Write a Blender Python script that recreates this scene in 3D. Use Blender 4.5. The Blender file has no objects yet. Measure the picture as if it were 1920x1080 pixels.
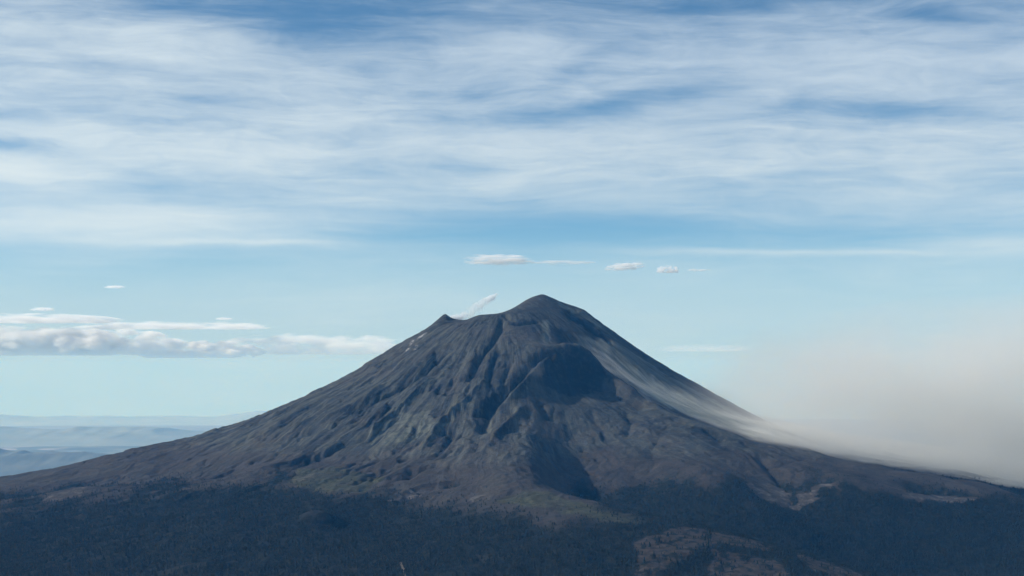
import bpy, math, time
import numpy as np

T0 = time.time()
rng = np.random.default_rng(7)
scene = bpy.context.scene
COL = scene.collection

# ------------------------------------------------------------------ camera
CAMZ = 2600.0                      # metres above the plain
F = 3293.0                         # focal length in pixels of a 1920 px wide frame
EYE = 690.0                        # row of the eye level
PITCH = math.atan((EYE - 540.0) / F)
cam = bpy.data.cameras.new('camera')
cam.sensor_width = 36.0
cam.lens = 36.0 * F / 1920.0
cam.clip_start = 1.0
cam.clip_end = 900000.0
camo = bpy.data.objects.new('camera', cam)
COL.objects.link(camo)
camo.location = (0, 0, CAMZ)
camo.rotation_euler = (math.pi / 2 + PITCH, 0, 0)
scene.camera = camo

# ------------------------------------------------------------------ light
SUN_EL = math.radians(29)
SUN_AZ = math.radians(-90)         # from the view direction (+y), negative = left
sd = (math.sin(SUN_AZ) * math.cos(SUN_EL), math.cos(SUN_AZ) * math.cos(SUN_EL), math.sin(SUN_EL))
sl = bpy.data.lights.new('sun', 'SUN')
sl.energy = 5.0
sl.angle = math.radians(0.53)
sl.color = (1.0, 0.955, 0.90)
so = bpy.data.objects.new('sun', sl)
COL.objects.link(so)
from mathutils import Vector
so.rotation_euler = Vector(sd).to_track_quat('Z', 'Y').to_euler()
so.location = (0, 0, 9000)

world = bpy.data.worlds.new('World')
scene.world = world
world.use_nodes = True
SKY_STRENGTH = 0.1
SKY_TINT = (0.66, 1.0, 1.10)
MILK = (0.49, 0.67, 0.765)
CIRRUS_HI = (0.55, 0.67, 0.79)
CIRRUS_LO = (0.73, 0.825, 0.855)
HAZE_D = 1.05e-5
HAZE_C = (0.06, 0.40, 1.0, 1.0)
HAZE_A = (0.96, 0.98, 1.0, 1.0)

scene.view_settings.view_transform = 'Standard'
scene.view_settings.look = 'None'
scene.view_settings.exposure = 0.0
scene.view_settings.gamma = 1.0
scene.view_settings.use_curve_mapping = False


# ------------------------------------------------------------------ node helpers
class NT:
    def __init__(self, tree, clear=True):
        self.t = tree
        if clear:
            tree.nodes.clear()

    def n(self, kind, **props):
        ins = props.pop('ins', {})
        nd = self.t.nodes.new(kind)
        for k, v in props.items():
            setattr(nd, k, v)
        for k, v in ins.items():
            self.put(nd.inputs[k], v)
        return nd

    def put(self, sock, v):
        if hasattr(v, 'is_output') or isinstance(v, bpy.types.NodeSocket):
            self.t.links.new(v, sock)
        else:
            sock.default_value = v

    def m(self, op, a, b=0.0, c=0.0, clamp=False):
        nd = self.t.nodes.new('ShaderNodeMath')
        nd.operation = op
        nd.use_clamp = clamp
        self.put(nd.inputs[0], a)
        self.put(nd.inputs[1], b)
        self.put(nd.inputs[2], c)
        return nd.outputs[0]

    def add(self, a, b): return self.m('ADD', a, b)
    def sub(self, a, b): return self.m('SUBTRACT', a, b)
    def mul(self, a, b): return self.m('MULTIPLY', a, b)
    def div(self, a, b): return self.m('DIVIDE', a, b)

    def smooth(self, x, lo, hi, a=0.0, b=1.0):
        nd = self.t.nodes.new('ShaderNodeMapRange')
        nd.interpolation_type = 'SMOOTHSTEP'
        for k, v in (('Value', x), ('From Min', lo), ('From Max', hi), ('To Min', a), ('To Max', b)):
            self.put(nd.inputs[k], v)
        return nd.outputs['Result']

    def lin(self, x, lo, hi, a=0.0, b=1.0):
        nd = self.t.nodes.new('ShaderNodeMapRange')
        for k, v in (('Value', x), ('From Min', lo), ('From Max', hi), ('To Min', a), ('To Max', b)):
            self.put(nd.inputs[k], v)
        return nd.outputs['Result']

    def comb(self, x, y, z):
        nd = self.t.nodes.new('ShaderNodeCombineXYZ')
        for i, v in enumerate((x, y, z)):
            self.put(nd.inputs[i], v)
        return nd.outputs[0]

    def sep(self, v):
        nd = self.t.nodes.new('ShaderNodeSeparateXYZ')
        self.put(nd.inputs[0], v)
        return nd.outputs

    def vm(self, op, a, b=(0, 0, 0)):
        nd = self.t.nodes.new('ShaderNodeVectorMath')
        nd.operation = op
        self.put(nd.inputs[0], a)
        self.put(nd.inputs[1], b)
        return nd.outputs[0]

    def noise(self, vec, scale, detail=4.0, rough=0.55, lac=2.0, dist=0.0):
        nd = self.t.nodes.new('ShaderNodeTexNoise')
        nd.noise_dimensions = '3D'
        for k, v in (('Vector', vec), ('Scale', scale), ('Detail', detail), ('Roughness', rough),
                     ('Lacunarity', lac), ('Distortion', dist)):
            self.put(nd.inputs[k], v)
        return nd.outputs['Fac']

    def mix(self, fac, a, b):
        nd = self.t.nodes.new('ShaderNodeMix')
        nd.data_type = 'RGBA'
        self.put(nd.inputs[0], fac)
        self.put(nd.inputs[6], a)
        self.put(nd.inputs[7], b)
        return nd.outputs[2]

    def attr(self, name):
        nd = self.t.nodes.new('ShaderNodeAttribute')
        nd.attribute_name = name
        return nd


def rgb(r, g, b):
    return (r, g, b, 1.0)


def new_mat(name):
    m = bpy.data.materials.new(name)
    m.use_nodes = True
    return m, NT(m.node_tree)


def tag(o, label=None, cat=None, group=None, kind=None):
    if label: o['label'] = label
    if cat: o['category'] = cat
    if group: o['group'] = group
    if kind: o['kind'] = kind
    return o


# ------------------------------------------------------------------ sky
w = NT(world.node_tree)
sky = w.n('ShaderNodeTexSky', sky_type='NISHITA', sun_disc=False)
sky.sun_elevation = SUN_EL
sky.sun_rotation = SUN_AZ
sky.altitude = 4500
sky.air_density = 1.0
sky.dust_density = 0.4
sky.ozone_density = 1.0
d = w.n('ShaderNodeTexCoord').outputs['Generated']
dx_, dy_, dz_ = w.sep(d)
U = w.add(960.0, w.mul(w.m('ARCTAN2', dx_, dy_), F))                     # bearing and elevation of the sky direction
V = w.sub(EYE, w.mul(w.m('ARCSINE', dz_), F))
wv = w.comb(w.div(U, 520.0), w.div(V, 130.0), 0.0)
U2 = w.add(U, w.mul(w.sub(w.noise(wv, 1.0, 3.0), 0.5), 260.0))
V2 = w.add(V, w.mul(w.sub(w.noise(w.vm('ADD', wv, (7, 3, 2)), 1.0, 3.0), 0.5), 90.0))
sA = w.noise(w.comb(w.div(U2, 430.0), w.div(V2, 54.0), 1.0), 1.0, 6.0, 0.58)
sB = w.noise(w.comb(w.div(U2, 190.0), w.div(V2, 11.0), 4.0), 1.0, 5.0, 0.6)
sC = w.noise(w.comb(w.div(w.add(U2, w.mul(V2, 2.2)), 230.0), w.div(w.sub(V2, w.mul(U2, 0.05)), 34.0), 9.0), 1.0, 6.0, 0.62)
fc = w.n('ShaderNodeFloatCurve')
base = [(-3000, .45), (-600, .5), (-60, .32), (0, .36), (40, .46), (90, .70), (200, .70), (280, .78), (330, .70), (385, .53), (440, .34), (480, .30), (520, .22), (600, .20), (700, .2)]
cv = fc.mapping.curves[0]
bp = [((v + 3000) / 3700.0, c) for v, c in base]
cv.points[0].location = bp[0]; cv.points[1].location = bp[-1]
for q_ in bp[1:-1]: cv.points.new(*q_)
for q_ in cv.points: q_.handle_type = 'VECTOR'
fc.mapping.update()
w.put(fc.inputs['Value'], w.lin(V, -3000, 700))
cov = fc.outputs[0]
BLOBS = [(560, 58, 260, 30, 5, -.36), (740, 25, 220, 22, 0, -.36), (1310, 20, 130, 15, 0, -.42), (1760, 58, 110, 15, 12, -.38), (1700, 4, 320, 14, 0, -.30),
         (1170, 197, 190, 22, -8, -.55), (1640, 215, 210, 22, 3, -.42), (390, 197, 130, 12, 2, -.2), (50, 282, 90, 11, 0, -.3), (60, 147, 130, 10, 0, -.22),
         (1080, 130, 90, 24, -25, -.3), (900, 195, 120, 34, 0, -.22), (1250, 438, 400, 32, 0, -.19), (880, 430, 270, 34, 0, -.19), (520, 388, 300, 12, 2, -.22),
         (40, 325, 170, 22, 0, .35), (170, 432, 320, 36, 0, .52), (450, 461, 230, 6, 0, .22), (1480, 478, 330, 7, 1, .40), (1850, 470, 200, 16, 0, .30), (1000, 95, 130, 40, 10, .22),
         (1640, 140, 260, 50, 0, .14), (540, 292, 170, 20, 3, .16), (300, 115, 220, 36, 3, .15), (60, 20, 200, 40, 0, .22), (1400, 408, 200, 8, 2, .14), (1800, 400, 260, 40, 0, .18), (350, 400, 380, 40, 0, .18)]
for (bu, bv, ba, bb, rot, amp) in BLOBS:
    cr_, sr_ = math.cos(math.radians(rot)), math.sin(math.radians(rot))
    du, dv = w.sub(w.add(w.mul(U, 0.6), w.mul(U2, 0.4)), bu), w.sub(w.add(w.mul(V, 0.55), w.mul(V2, 0.45)), bv)
    e1 = w.div(w.add(w.mul(du, cr_), w.mul(dv, sr_)), ba)
    e2 = w.div(w.sub(w.mul(dv, cr_), w.mul(du, sr_)), bb)
    cov = w.add(cov, w.mul(w.m('EXPONENT', w.mul(w.add(w.mul(e1, e1), w.mul(e2, e2)), -1.0)), amp * (0.8 if amp < 0 else 1.0)))
cov = w.add(cov, w.mul(w.sub(sA, 0.5), 0.85))
cov = w.add(cov, w.mul(w.sub(sB, 0.5), 0.20))
cov = w.add(cov, w.mul(w.sub(sC, 0.5), w.smooth(V, 430, 250, 0.0, 0.62)))
sD = w.noise(w.comb(w.div(w.add(U2, w.mul(V2, 1.2)), 130.0), w.div(w.sub(V2, w.mul(U2, 0.03)), 4.5), 2.0), 1.0, 4.0, 0.6)
cov = w.add(cov, w.mul(w.sub(sD, 0.5), w.smooth(V, 480, 300, 0.06, 0.12)))
sE = w.noise(w.comb(w.div(w.sub(U2, w.mul(V2, 0.8)), 150.0), w.div(w.add(V2, w.mul(U2, 0.06)), 48.0), 6.0), 1.0, 5.0, 0.6, 2.0, 0.8)
cov = w.add(cov, w.mul(w.sub(sE, 0.5), w.smooth(V, 430, 300, 0.1, 0.50)))
alpha = w.smooth(cov, 0.0, 1.20, 0.0, 0.93)
tint = w.vm('MULTIPLY', sky.outputs[0], SKY_TINT)
milk = w.smooth(V, 400, 600)                                              # whitish air low in the sky
blue = w.mix(w.mul(milk, 0.85), tint, tuple(10 * c for c in MILK) + (1,))
white = w.mix(w.smooth(V, 60, 430), tuple(10 * c for c in CIRRUS_HI) + (1,), tuple(10 * c for c in CIRRUS_LO) + (1,))
white = w.mix(w.smooth(U, 1300, -100, 0.0, 0.7), white, tuple(10.6 * c for c in CIRRUS_LO) + (1,))
skyc = w.mix(alpha, blue, white)
bg = w.n('ShaderNodeBackground', ins={'Color': skyc, 'Strength': SKY_STRENGTH})
w.n('ShaderNodeOutputWorld', ins={'Surface': bg.outputs[0]})


# ------------------------------------------------------------------ numpy helpers
def ray(px, py):
    u, v = (px - 960.0) / F, (540.0 - py) / F
    ca, sa = math.cos(PITCH), math.sin(PITCH)
    return np.array([u, ca - sa * v, sa + ca * v])


def P(px, py, Y):
    """point (x, y, z relative to the camera) seen at a picture position, Y metres away"""
    d = ray(px, py)
    return d * (Y / d[1])


_perm = rng.permutation(4096)
_gx = np.cos(np.linspace(0, 2 * np.pi, 4096, endpoint=False))[rng.permutation(4096)]
_gy = np.sqrt(1 - _gx ** 2) * rng.choice([-1, 1], 4096)


def gnoise(x, y):
    xi, yi = np.floor(x).astype(np.int64), np.floor(y).astype(np.int64)
    xf, yf = x - xi, y - yi
    u = xf * xf * xf * (xf * (xf * 6 - 15) + 10)
    v = yf * yf * yf * (yf * (yf * 6 - 15) + 10)

    def g(ix, iy, dx, dy):
        h = _perm[(_perm[ix & 4095] + iy) & 4095]
        return _gx[h] * dx + _gy[h] * dy
    a = g(xi, yi, xf, yf)
    b = g(xi + 1, yi, xf - 1, yf)
    c = g(xi, yi + 1, xf, yf - 1)
    d = g(xi + 1, yi + 1, xf - 1, yf - 1)
    return ((a + (b - a) * u) * (1 - v) + (c + (d - c) * u) * v) * 1.5


def fbm(x, y, octs=5, gain=0.5, seed=0.0):
    s, amp, tot = 0.0, 1.0, 0.0
    for k in range(octs):
        s = s + amp * gnoise(x * 2 ** k + 17.3 * k + seed, y * 2 ** k - 9.1 * k + seed * 1.7)
        tot += amp
        amp *= gain
    return s / tot


def ridged(x, y, octs=4, gain=0.5, seed=0.0):
    s, amp, tot = 0.0, 1.0, 0.0
    for k in range(octs):
        s = s + amp * (1 - np.abs(gnoise(x * 2 ** k + 5.3 * k + seed, y * 2 ** k + 3.7 * k - seed)) * 1.6)
        tot += amp
        amp *= gain
    return s / tot


def sstep(x, a, b):
    t = np.clip((x - a) / (b - a), 0, 1)
    return t * t * (3 - 2 * t)


def dense(line, step=90.0):
    out = []
    for a, b in zip(line[:-1], line[1:]):
        pa, pb = P(*a), P(*b)
        n = max(1, int(np.linalg.norm(pb - pa) / step))
        for k in range(n):
            t = k / n
            out.append(pa * (1 - t) + pb * t)
    out.append(P(*line[-1]))
    return out


# ------------------------------------------------------------------ shape of the land (metres, z relative to the eye)
AX, AY = -40.0, 12520.0                                   # axis of the cone
_R = np.array([0, 300, 500, 850, 1200, 1860, 2290, 2720, 3640, 4500, 5500, 7000, 9000, 12000, 16000, 40000.])
_Z = np.array([440, 420, 372, 140, -80, -373, -513, -590, -788, -905, -1010, -1120, -1330, -1900, -2640, -2700.])
_rr = np.arange(0, 40001, 20.0)
_zz = np.interp(_rr, _R, _Z)
_k = np.hanning(31); _k /= _k.sum()
_zz = np.convolve(np.pad(_zz, 15, mode='edge'), _k, mode='valid')


def cone(x, y):
    return np.interp(np.hypot(x - AX, y - AY), _rr, _zz)


LINES = [
    # left skyline
    [(-260, 962, 12250), (-120, 930, 12300), (0, 901, 12300), (60, 893, 12350), (137, 874, 12400), (170, 865, 12400), (240, 846, 12400),
     (280, 842, 12400), (350, 827, 12400), (400, 808, 12400), (467, 789, 12400), (533, 761, 12400),
     (620, 722, 12400), (670, 694, 12400), (720, 663, 12400), (763, 637, 12400), (803, 615, 12350), (822, 598, 12300), (833, 591, 12280), (838, 591, 12280)],
    # crater lip
    [(843, 600, 12250), (867, 602, 12230), (897, 591, 12220), (937, 587, 12230), (960, 580, 12260), (987, 563, 12360), (1000, 557, 12400), (1017, 554, 12440)],
    # right skyline
    [(1017, 554, 12440), (1037, 560, 12450), (1063, 572, 12450), (1097, 583, 12450), (1120, 602, 12450), (1163, 633, 12450), (1220, 670, 12450),
     (1270, 700, 12450), (1307, 720, 12450), (1337, 738, 12450), (1390, 767, 12450), (1430, 787, 12450), (1460, 800, 12450), (1513, 827, 12450),
     (1560, 838, 12600), (1640, 845, 12700), (1713, 860, 12700), (1800, 884, 12700), (1900, 908, 12600), (2100, 950, 12500)],
    # shoulder from the summit down to the rock peak
    [(1030, 590, 12200), (1033, 615, 12020), (1036, 640, 11850), (1048, 655, 11680), (1060, 653, 11560), (1083, 654, 11590),
     (1103, 663, 11610), (1120, 677, 11610), (1147, 702, 11570), (1187, 728, 11460), (1220, 752, 11340), (1253, 770, 11200), (1287, 785, 11050),
     (1320, 795, 10870), (1353, 805, 10800), (1407, 825, 10700), (1467, 837, 10600), (1527, 846, 10550), (1590, 865, 10450), (1630, 870, 10400),
     (1673, 883, 10350), (1703, 886, 10300), (1747, 890, 10250), (1780, 901, 10220), (1807, 899, 10200), (1847, 907, 10150), (1873, 917, 10100),
     (1920, 932, 10050), (2060, 965, 9900)],
    # hollow behind that ridge
    [(1110, 694, 11800), (1187, 744, 11680), (1253, 790, 11450), (1320, 816, 11230), (1407, 846, 11050), (1527, 874, 10950), (1660, 900, 10850), (1850, 935, 10700), (2060, 985, 10500)],
    # far flank inside the hollow
    [(1130, 640, 12150), (1187, 682, 12080), (1253, 730, 12000), (1320, 765, 11900), (1407, 800, 11800), (1527, 842, 11700)],
    # dark concave face under the rock peak
    [(1044, 690, 11410), (1062, 700, 11490), (1085, 702, 11535), (1108, 706, 11560), (1130, 720, 11540), (1165, 745, 11420), (1205, 768, 11290)],
    [(1035, 745, 11160), (1062, 740, 11300), (1090, 742, 11310), (1120, 752, 11240), (1150, 768, 11140), (1190, 790, 11020)],
    [(1040, 785, 10850), (1090, 790, 10850), (1150, 805, 10750)],
    # central spur
    [(1060, 653, 11560), (1034, 680, 11400), (1020, 705, 11270), (1008, 740, 11050), (1000, 790, 10720), (1004, 812, 10520), (1014, 828, 10330), (1010, 850, 10080), (1002, 885, 9600), (1000, 915, 9000)],
    # hollow right of the spur
    [(1036, 838, 10420), (1046, 872, 10240), (1046, 900, 9900), (1040, 925, 9450)],
    [(1085, 925, 9900), (1105, 945, 9600), (1180, 964, 9380), (1290, 987, 9120), (1400, 1018, 8980), (1560, 1064, 8850), (1750, 1112, 8700)],
    # slope right of the hollow
    [(1080, 815, 10750), (1095, 862, 10420), (1130, 895, 10100), (1160, 920, 9850)],
    [(1160, 830, 10550), (1180, 880, 10200), (1200, 920, 9880)],
    # spur to the right with forest below
    [(1240, 800, 10800), (1262, 850, 10350), (1300, 878, 9950), (1330, 893, 9700), (1365, 915, 9560), (1400, 937, 9420), (1450, 965, 9280), (1500, 990, 9180)],
    # bare fan between the two spurs
    [(1400, 860, 10300), (1440, 900, 9960), (1470, 935, 9700), (1490, 965, 9480)],
    # second forested spur
    [(1500, 862, 10400), (1550, 885, 10050), (1582, 898, 9850), (1640, 918, 9700), (1700, 945, 9560), (1780, 980, 9400), (1880, 1020, 9200)],
    [(1720, 920, 9980), (1800, 935, 9850), (1900, 960, 9700)],
    # near hill crest
    [(1000, 915, 9000), (1030, 922, 8850), (1100, 945, 8550), (1190, 966, 8350), (1240, 975, 8270), (1300, 985, 8200), (1360, 997, 8120), (1420, 1012, 8050),
     (1530, 1047, 7900), (1640, 1082, 7800), (1800, 1130, 7700), (2100, 1200, 7500)],
    # near hill face
    [(900, 950, 8700), (950, 990, 8150), (1000, 1040, 7650)],
    [(1100, 1000, 7950), (1180, 1040, 7600), (1300, 1060, 7520)],
    [(1420, 1075, 7450), (1560, 1110, 7300)],
    # crag in the forest on the left
    [(505, 985, 8750), (550, 972, 8700), (590, 955, 8680), (612, 958, 8660), (635, 985, 8600)],
    [(480, 960, 9050), (560, 945, 9150), (620, 950, 9100), (680, 975, 8900)],
    [(420, 960, 9000), (500, 1010, 8350), (600, 1020, 8250), (720, 1000, 8500)],
    # left slopes
    [(100, 935, 11300), (300, 905, 11000), (500, 880, 10500), (700, 860, 10450)],
    [(80, 990, 9600), (300, 960, 9500), (450, 930, 9500), (700, 925, 9350), (850, 915, 9500)],
]

# crater hollow
PITS = [(-250., 12560., 250.), (-60., 12640., 260.), (-450, 12500., 300.), (-150., 12950., 335.), (200., 12950., 400.), (-480., 12800., 330.), (260., 12700., 455.)]


def build_base():
    pts = []
    for ln in LINES:
        pts += dense(ln)
    pts += [np.array(p) for p in PITS]
    pts = np.array(pts)
    keep = []                                           # thin out near-coincident controls
    for i, p in enumerate(pts):
        if all(np.hypot(*(pts[j, :2] - p[:2])) > 25 for j in keep[-400:]):
            keep.append(i)
    pts = pts[keep]
    zs = []
    for gx in np.arange(-7500, 7501, 550.0):
        for gy in np.arange(5500, 18000, 550.0):
            if np.min(np.hypot(pts[:, 0] - gx, pts[:, 1] - gy)) > 620:
                zs.append((gx, gy, cone(gx, gy)))
    pts = np.vstack([pts, np.array(zs)])
    res = pts[:, 2] - cone(pts[:, 0], pts[:, 1])
    n = len(pts)
    d = np.hypot(pts[:, None, 0] - pts[None, :, 0], pts[:, None, 1] - pts[None, :, 1])
    K = -np.sqrt(d * d + 16.0 ** 2)
    K[np.arange(n), np.arange(n)] -= 4.0
    A = np.zeros((n + 1, n + 1))
    A[:n, :n] = K; A[:n, n] = 1; A[n, :n] = 1
    sol = np.linalg.solve(A, np.append(res, 0.0))
    return pts, sol


CTRL, SOL = build_base()
print('controls', len(CTRL), round(time.time() - T0, 1))


def tps(x, y):
    sh = x.shape
    x, y = x.ravel().astype(np.float32), y.ravel().astype(np.float32)
    out = np.empty(x.size, np.float32)
    cx, cy, wgt = CTRL[:, 0].astype(np.float32), CTRL[:, 1].astype(np.float32), SOL[:-1].astype(np.float32)
    for s in range(0, x.size, 40000):
        xs, ys = x[s:s + 40000, None], y[s:s + 40000, None]
        out[s:s + 40000] = -np.sqrt((xs - cx) ** 2 + (ys - cy) ** 2 + 256.0) @ wgt
    return (out + SOL[-1]).reshape(sh).astype(float)


def upsample(a, xs, ys, X, Y):
    fx = np.interp(X, xs, np.arange(len(xs))); fy = np.interp(Y, ys, np.arange(len(ys)))
    x0 = np.clip(fx.astype(int), 0, len(xs) - 2); y0 = np.clip(fy.astype(int), 0, len(ys) - 2)
    tx, ty = fx - x0, fy - y0
    return (a[y0, x0] * (1 - tx) + a[y0, x0 + 1] * tx) * (1 - ty) + (a[y0 + 1, x0] * (1 - tx) + a[y0 + 1, x0 + 1] * tx) * ty


DX = 9.0
XF = np.arange(-5000, 5001, DX)                         # finely meshed part
YF = np.arange(7000, 14001, DX)
cxs, cys = np.arange(-9000, 9001, 44.0), np.arange(4500, 20001, 44.0)
CR = tps(*np.meshgrid(cxs, cys))
ex, ey = np.meshgrid(cxs, cys)
fade = sstep(ex, -9000, -6500) * sstep(-ex, -9000, -6500) * sstep(ey, 4500, 6200) * sstep(-ey, -20000, -17000)
CR *= fade


def under_camera(x, y):
    r = np.hypot(x * 0.6, y + 150)
    return np.interp(r, [0, 160, 700, 2500, 4500, 8000, 12000, 40000], [-6, -16, -270, -760, -1050, -1700, -2640, -2700])


def base_height(x, y):
    z = cone(x, y)
    inside = (np.abs(x) < 9000) & (y > 4500) & (y < 20000)
    z = z + np.where(inside, upsample(CR, cxs, cys, np.clip(x, -8999, 8999), np.clip(y, 4501, 19999)), 0.0)
    return np.maximum(z, under_camera(x, y))


XX, YY = np.meshgrid(XF, YF)
H = base_height(XX, YY)
fxs, fys = np.arange(-1600, 3601, 22.0), np.arange(7300, 12901, 22.0)   # sharper sampling where the crests are
FR = tps(*np.meshgrid(fxs, fys))
mi = (XX > fxs[0]) & (XX < fxs[-1]) & (YY > fys[0]) & (YY < fys[-1])
H[mi] = cone(XX[mi], YY[mi]) + upsample(FR, fxs, fys, XX[mi], YY[mi])
print('base', round(time.time() - T0, 1))


def hit(px, py, Hh):
    """first point of the land seen at a picture position"""
    d = ray(px, py); d = d / d[1]
    ys = np.arange(7020, 13600, 8.0)
    xs, zs = d[0] * ys, d[2] * ys
    ix = np.clip(((xs - XF[0]) / DX).astype(int), 0, len(XF) - 1)
    iy = np.clip(((ys - YF[0]) / DX).astype(int), 0, len(YF) - 1)
    under = zs < Hh[iy, ix]
    k = int(np.argmax(under)) if under.any() else len(ys) - 1
    return xs[k], ys[k]


def seg_dist(line):
    """distance of every fine grid vertex from a ground polyline (windowed) and the position along it"""
    line = np.array(line)
    D = np.full(XX.shape, 1e9); S = np.zeros(XX.shape)
    L = np.append(0, np.cumsum(np.hypot(*np.diff(line, axis=0).T)))
    for k in range(len(line) - 1):
        a, b = line[k], line[k + 1]
        i0 = max(0, int((min(a[0], b[0]) - 320 - XF[0]) / DX)); i1 = int((max(a[0], b[0]) + 320 - XF[0]) / DX) + 2
        j0 = max(0, int((min(a[1], b[1]) - 320 - YF[0]) / DX)); j1 = int((max(a[1], b[1]) + 320 - YF[0]) / DX) + 2
        x, y = XX[j0:j1, i0:i1], YY[j0:j1, i0:i1]
        if x.size == 0: continue
        ab = b - a
        t = np.clip(((x - a[0]) * ab[0] + (y - a[1]) * ab[1]) / max(ab @ ab, 1e-6), 0, 1)
        d = np.hypot(x - a[0] - t * ab[0], y - a[1] - t * ab[1])
        m = d < D[j0:j1, i0:i1]
        D[j0:j1, i0:i1] = np.where(m, d, D[j0:j1, i0:i1])
        S[j0:j1, i0:i1] = np.where(m, (L[k] + t * (L[k + 1] - L[k])) / max(L[-1], 1), S[j0:j1, i0:i1])
    return D, S


# gullies (negative) and lava levees (positive): picture polyline, half width, height
FEAT = [
    ([(862, 647), (847, 655), (822, 670), (795, 700), (760, 717), (690, 755), (640, 778)], 42, -38),
    ([(942, 592), (940, 617), (922, 645), (907, 660), (890, 690)], 26, -26),
    ([(950, 662), (932, 662), (924, 685), (920, 705), (915, 730)], 24, -26),
    ([(1048, 660), (1010, 672), (985, 702), (962, 720), (935, 745), (902, 772), (886, 786)], 40, -42),
    ([(1040, 676), (1015, 690), (1000, 702), (985, 722), (965, 742), (945, 760)], 30, 26),
    ([(815, 710), (780, 740), (747, 772), (725, 792), (702, 805), (690, 830)], 34, 26),
    ([(915, 715), (880, 752), (830, 792), (815, 810), (800, 835), (780, 850)], 34, 28),
    ([(660, 782), (620, 800), (562, 815), (517, 825), (450, 848)], 38, -26),
    ([(775, 850), (730, 875), (692, 892), (655, 912)], 40, -16),
    ([(830, 865), (780, 882), (745, 900)], 45, -24),
    ([(958, 607), (972, 609), (985, 606), (1012, 602)], 14, -24),
    ([(945, 588), (955, 598), (966, 603)], 14, -18),
    ([(1060, 588), (1090, 600), (1118, 622), (1150, 650)], 34, -30),
    ([(1060, 622), (1080, 640), (1105, 655), (1140, 690)], 26, -22),
    ([(1110, 625), (1140, 655), (1200, 697), (1270, 735), (1330, 765)], 30, 22),
    ([(900, 680), (885, 705), (875, 715)], 30, -24),
    ([(957, 680), (950, 700), (940, 720)], 20, -18),
    ([(925, 770), (912, 795), (905, 815)], 40, -30),
    ([(815, 738), (835, 736), (845, 735)], 14, -14),
    ([(985, 760), (960, 790), (930, 820), (905, 850)], 30, 18),
    ([(1010, 750), (1020, 775), (1030, 790)], 28, -26),
    ([(720, 720), (690, 745), (650, 768), (600, 790)], 30, 18),
    ([(745, 745), (718, 775), (705, 790)], 26, -20),
    ([(850, 800), (840, 830), (825, 850)], 34, -22),
    ([(640, 830), (600, 850), (540, 872), (470, 890)], 40, 16),
    ([(700, 810), (650, 835), (600, 855), (540, 880)], 30, -18),
    ([(350, 850), (300, 868), (220, 886), (120, 905)], 35, -16),
    ([(500, 810), (440, 835), (370, 855)], 28, -14),
    ([(1108, 765), (1116, 790), (1134, 812), (1140, 838)], 30, -8),
    ([(1172, 772), (1184, 792), (1176, 822)], 26, -10),
    ([(1240, 812), (1222, 846), (1228, 872), (1205, 900)], 34, -7),
    ([(1320, 805), (1340, 815), (1352, 828)], 26, -26),
    ([(1420, 850), (1450, 885), (1470, 915)], 40, -18),
    ([(740, 930), (790, 915), (850, 905)], 30, 10),
]
for line, wdt, amp in FEAT:
    g = [hit(px, py, H) for px, py in line]
    D, S = seg_dist(g)
    ends = sstep(S, 0.0, 0.12) * sstep(1 - S, 0.0, 0.15) * 0.85 + 0.15
    wob = 1 + 0.5 * gnoise(XX / 90.0, YY / 90.0)
    H = H + 1.6 * amp * ends * np.exp(-(D * wob / (0.85 * wdt)) ** 1.3)

# fall-line ribs: noise stretched along the radius of the cone
dxr, dyr = XX - AX, YY - (AY - 60)
RAD = np.hypot(dxr, dyr)
ANG = np.arctan2(dxr, -dyr)                              # 0 = towards the viewer
warp = 0.06 * fbm(XX / 420, YY / 420, 3, seed=3.1)
lr = np.log(np.maximum(RAD, 120) / 120.0)
rib = fbm((ANG + warp) * 13, lr * 2.0, 4, 0.55, seed=11.0)
rib2 = fbm((ANG + warp * 1.3) * 38, lr * 4.0 + 4, 4, 0.6, seed=2.0)
ribamp = np.interp(RAD, [0, 250, 450, 900, 1800, 2800, 4200, 7000], [1, 4, 8, 16, 22, 22, 18, 12])
calm = 1 - 0.55 * sstep(ANG, 0.02, 0.18) * sstep(RAD, 600, 1000)          # the right face is smoother
calm = calm * (1 - 0.6 * np.exp(-((XX - 90) / 260) ** 2) * sstep(-RAD, -1150, -700))   # and the face under the summit is a plain ash slope
H = H + (0.75 * ribamp * rib + 0.5 * ribamp * rib2) * calm
# narrow gullies and sharp lava edges along the fall line
where = sstep(fbm(XX / 330, YY / 330, 3, seed=71), -0.12, 0.22)
for sc, sd, dep, wd_ in ((9.0, 41.0, 20.0, 0.05), (17.0, 57.0, 15.0, 0.08), (30.0, 66.0, 9.0, 0.12)):
    n_ = fbm((ANG + warp * 1.6) * sc + 0.25 * fbm(XX / 160, YY / 160, 3, seed=sd), lr * 1.5, 3, 0.5, seed=sd)
    H = H - 0.75 * calm * dep * where * np.exp(-(n_ / wd_) ** 2) * sstep(RAD, 260, 520) * (1 - 0.6 * sstep(RAD, 2600, 3600))
n_ = fbm((ANG + warp) * 6.0 + 0.4 * fbm(XX / 220, YY / 220, 3, seed=15), lr * 2.4, 4, 0.6, seed=88.0)
H = H + 9 * calm * sstep(n_, 0.02, 0.05) * sstep(RAD, 500, 1000) * (1 - sstep(RAD, 2700, 3500))      # tongues with steep edges
H = H + 6.0 * calm * fbm(XX / 80, YY / 80, 5, 0.66, seed=8.0) * sstep(RAD, 300, 900)
H = H + 5.5 * (0.4 + 0.6 * calm) * (ridged(XX / 75, YY / 75, 3, 0.55, seed=19.0) - 0.6) * sstep(RAD, 380, 700) * (1 - sstep(RAD, 2600, 3300))
low = sstep(RAD, 2300, 3300)
H = H + low * 26 * (ridged(XX / 700, YY / 700, 5, 0.5, seed=5.0) - 0.6)
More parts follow.
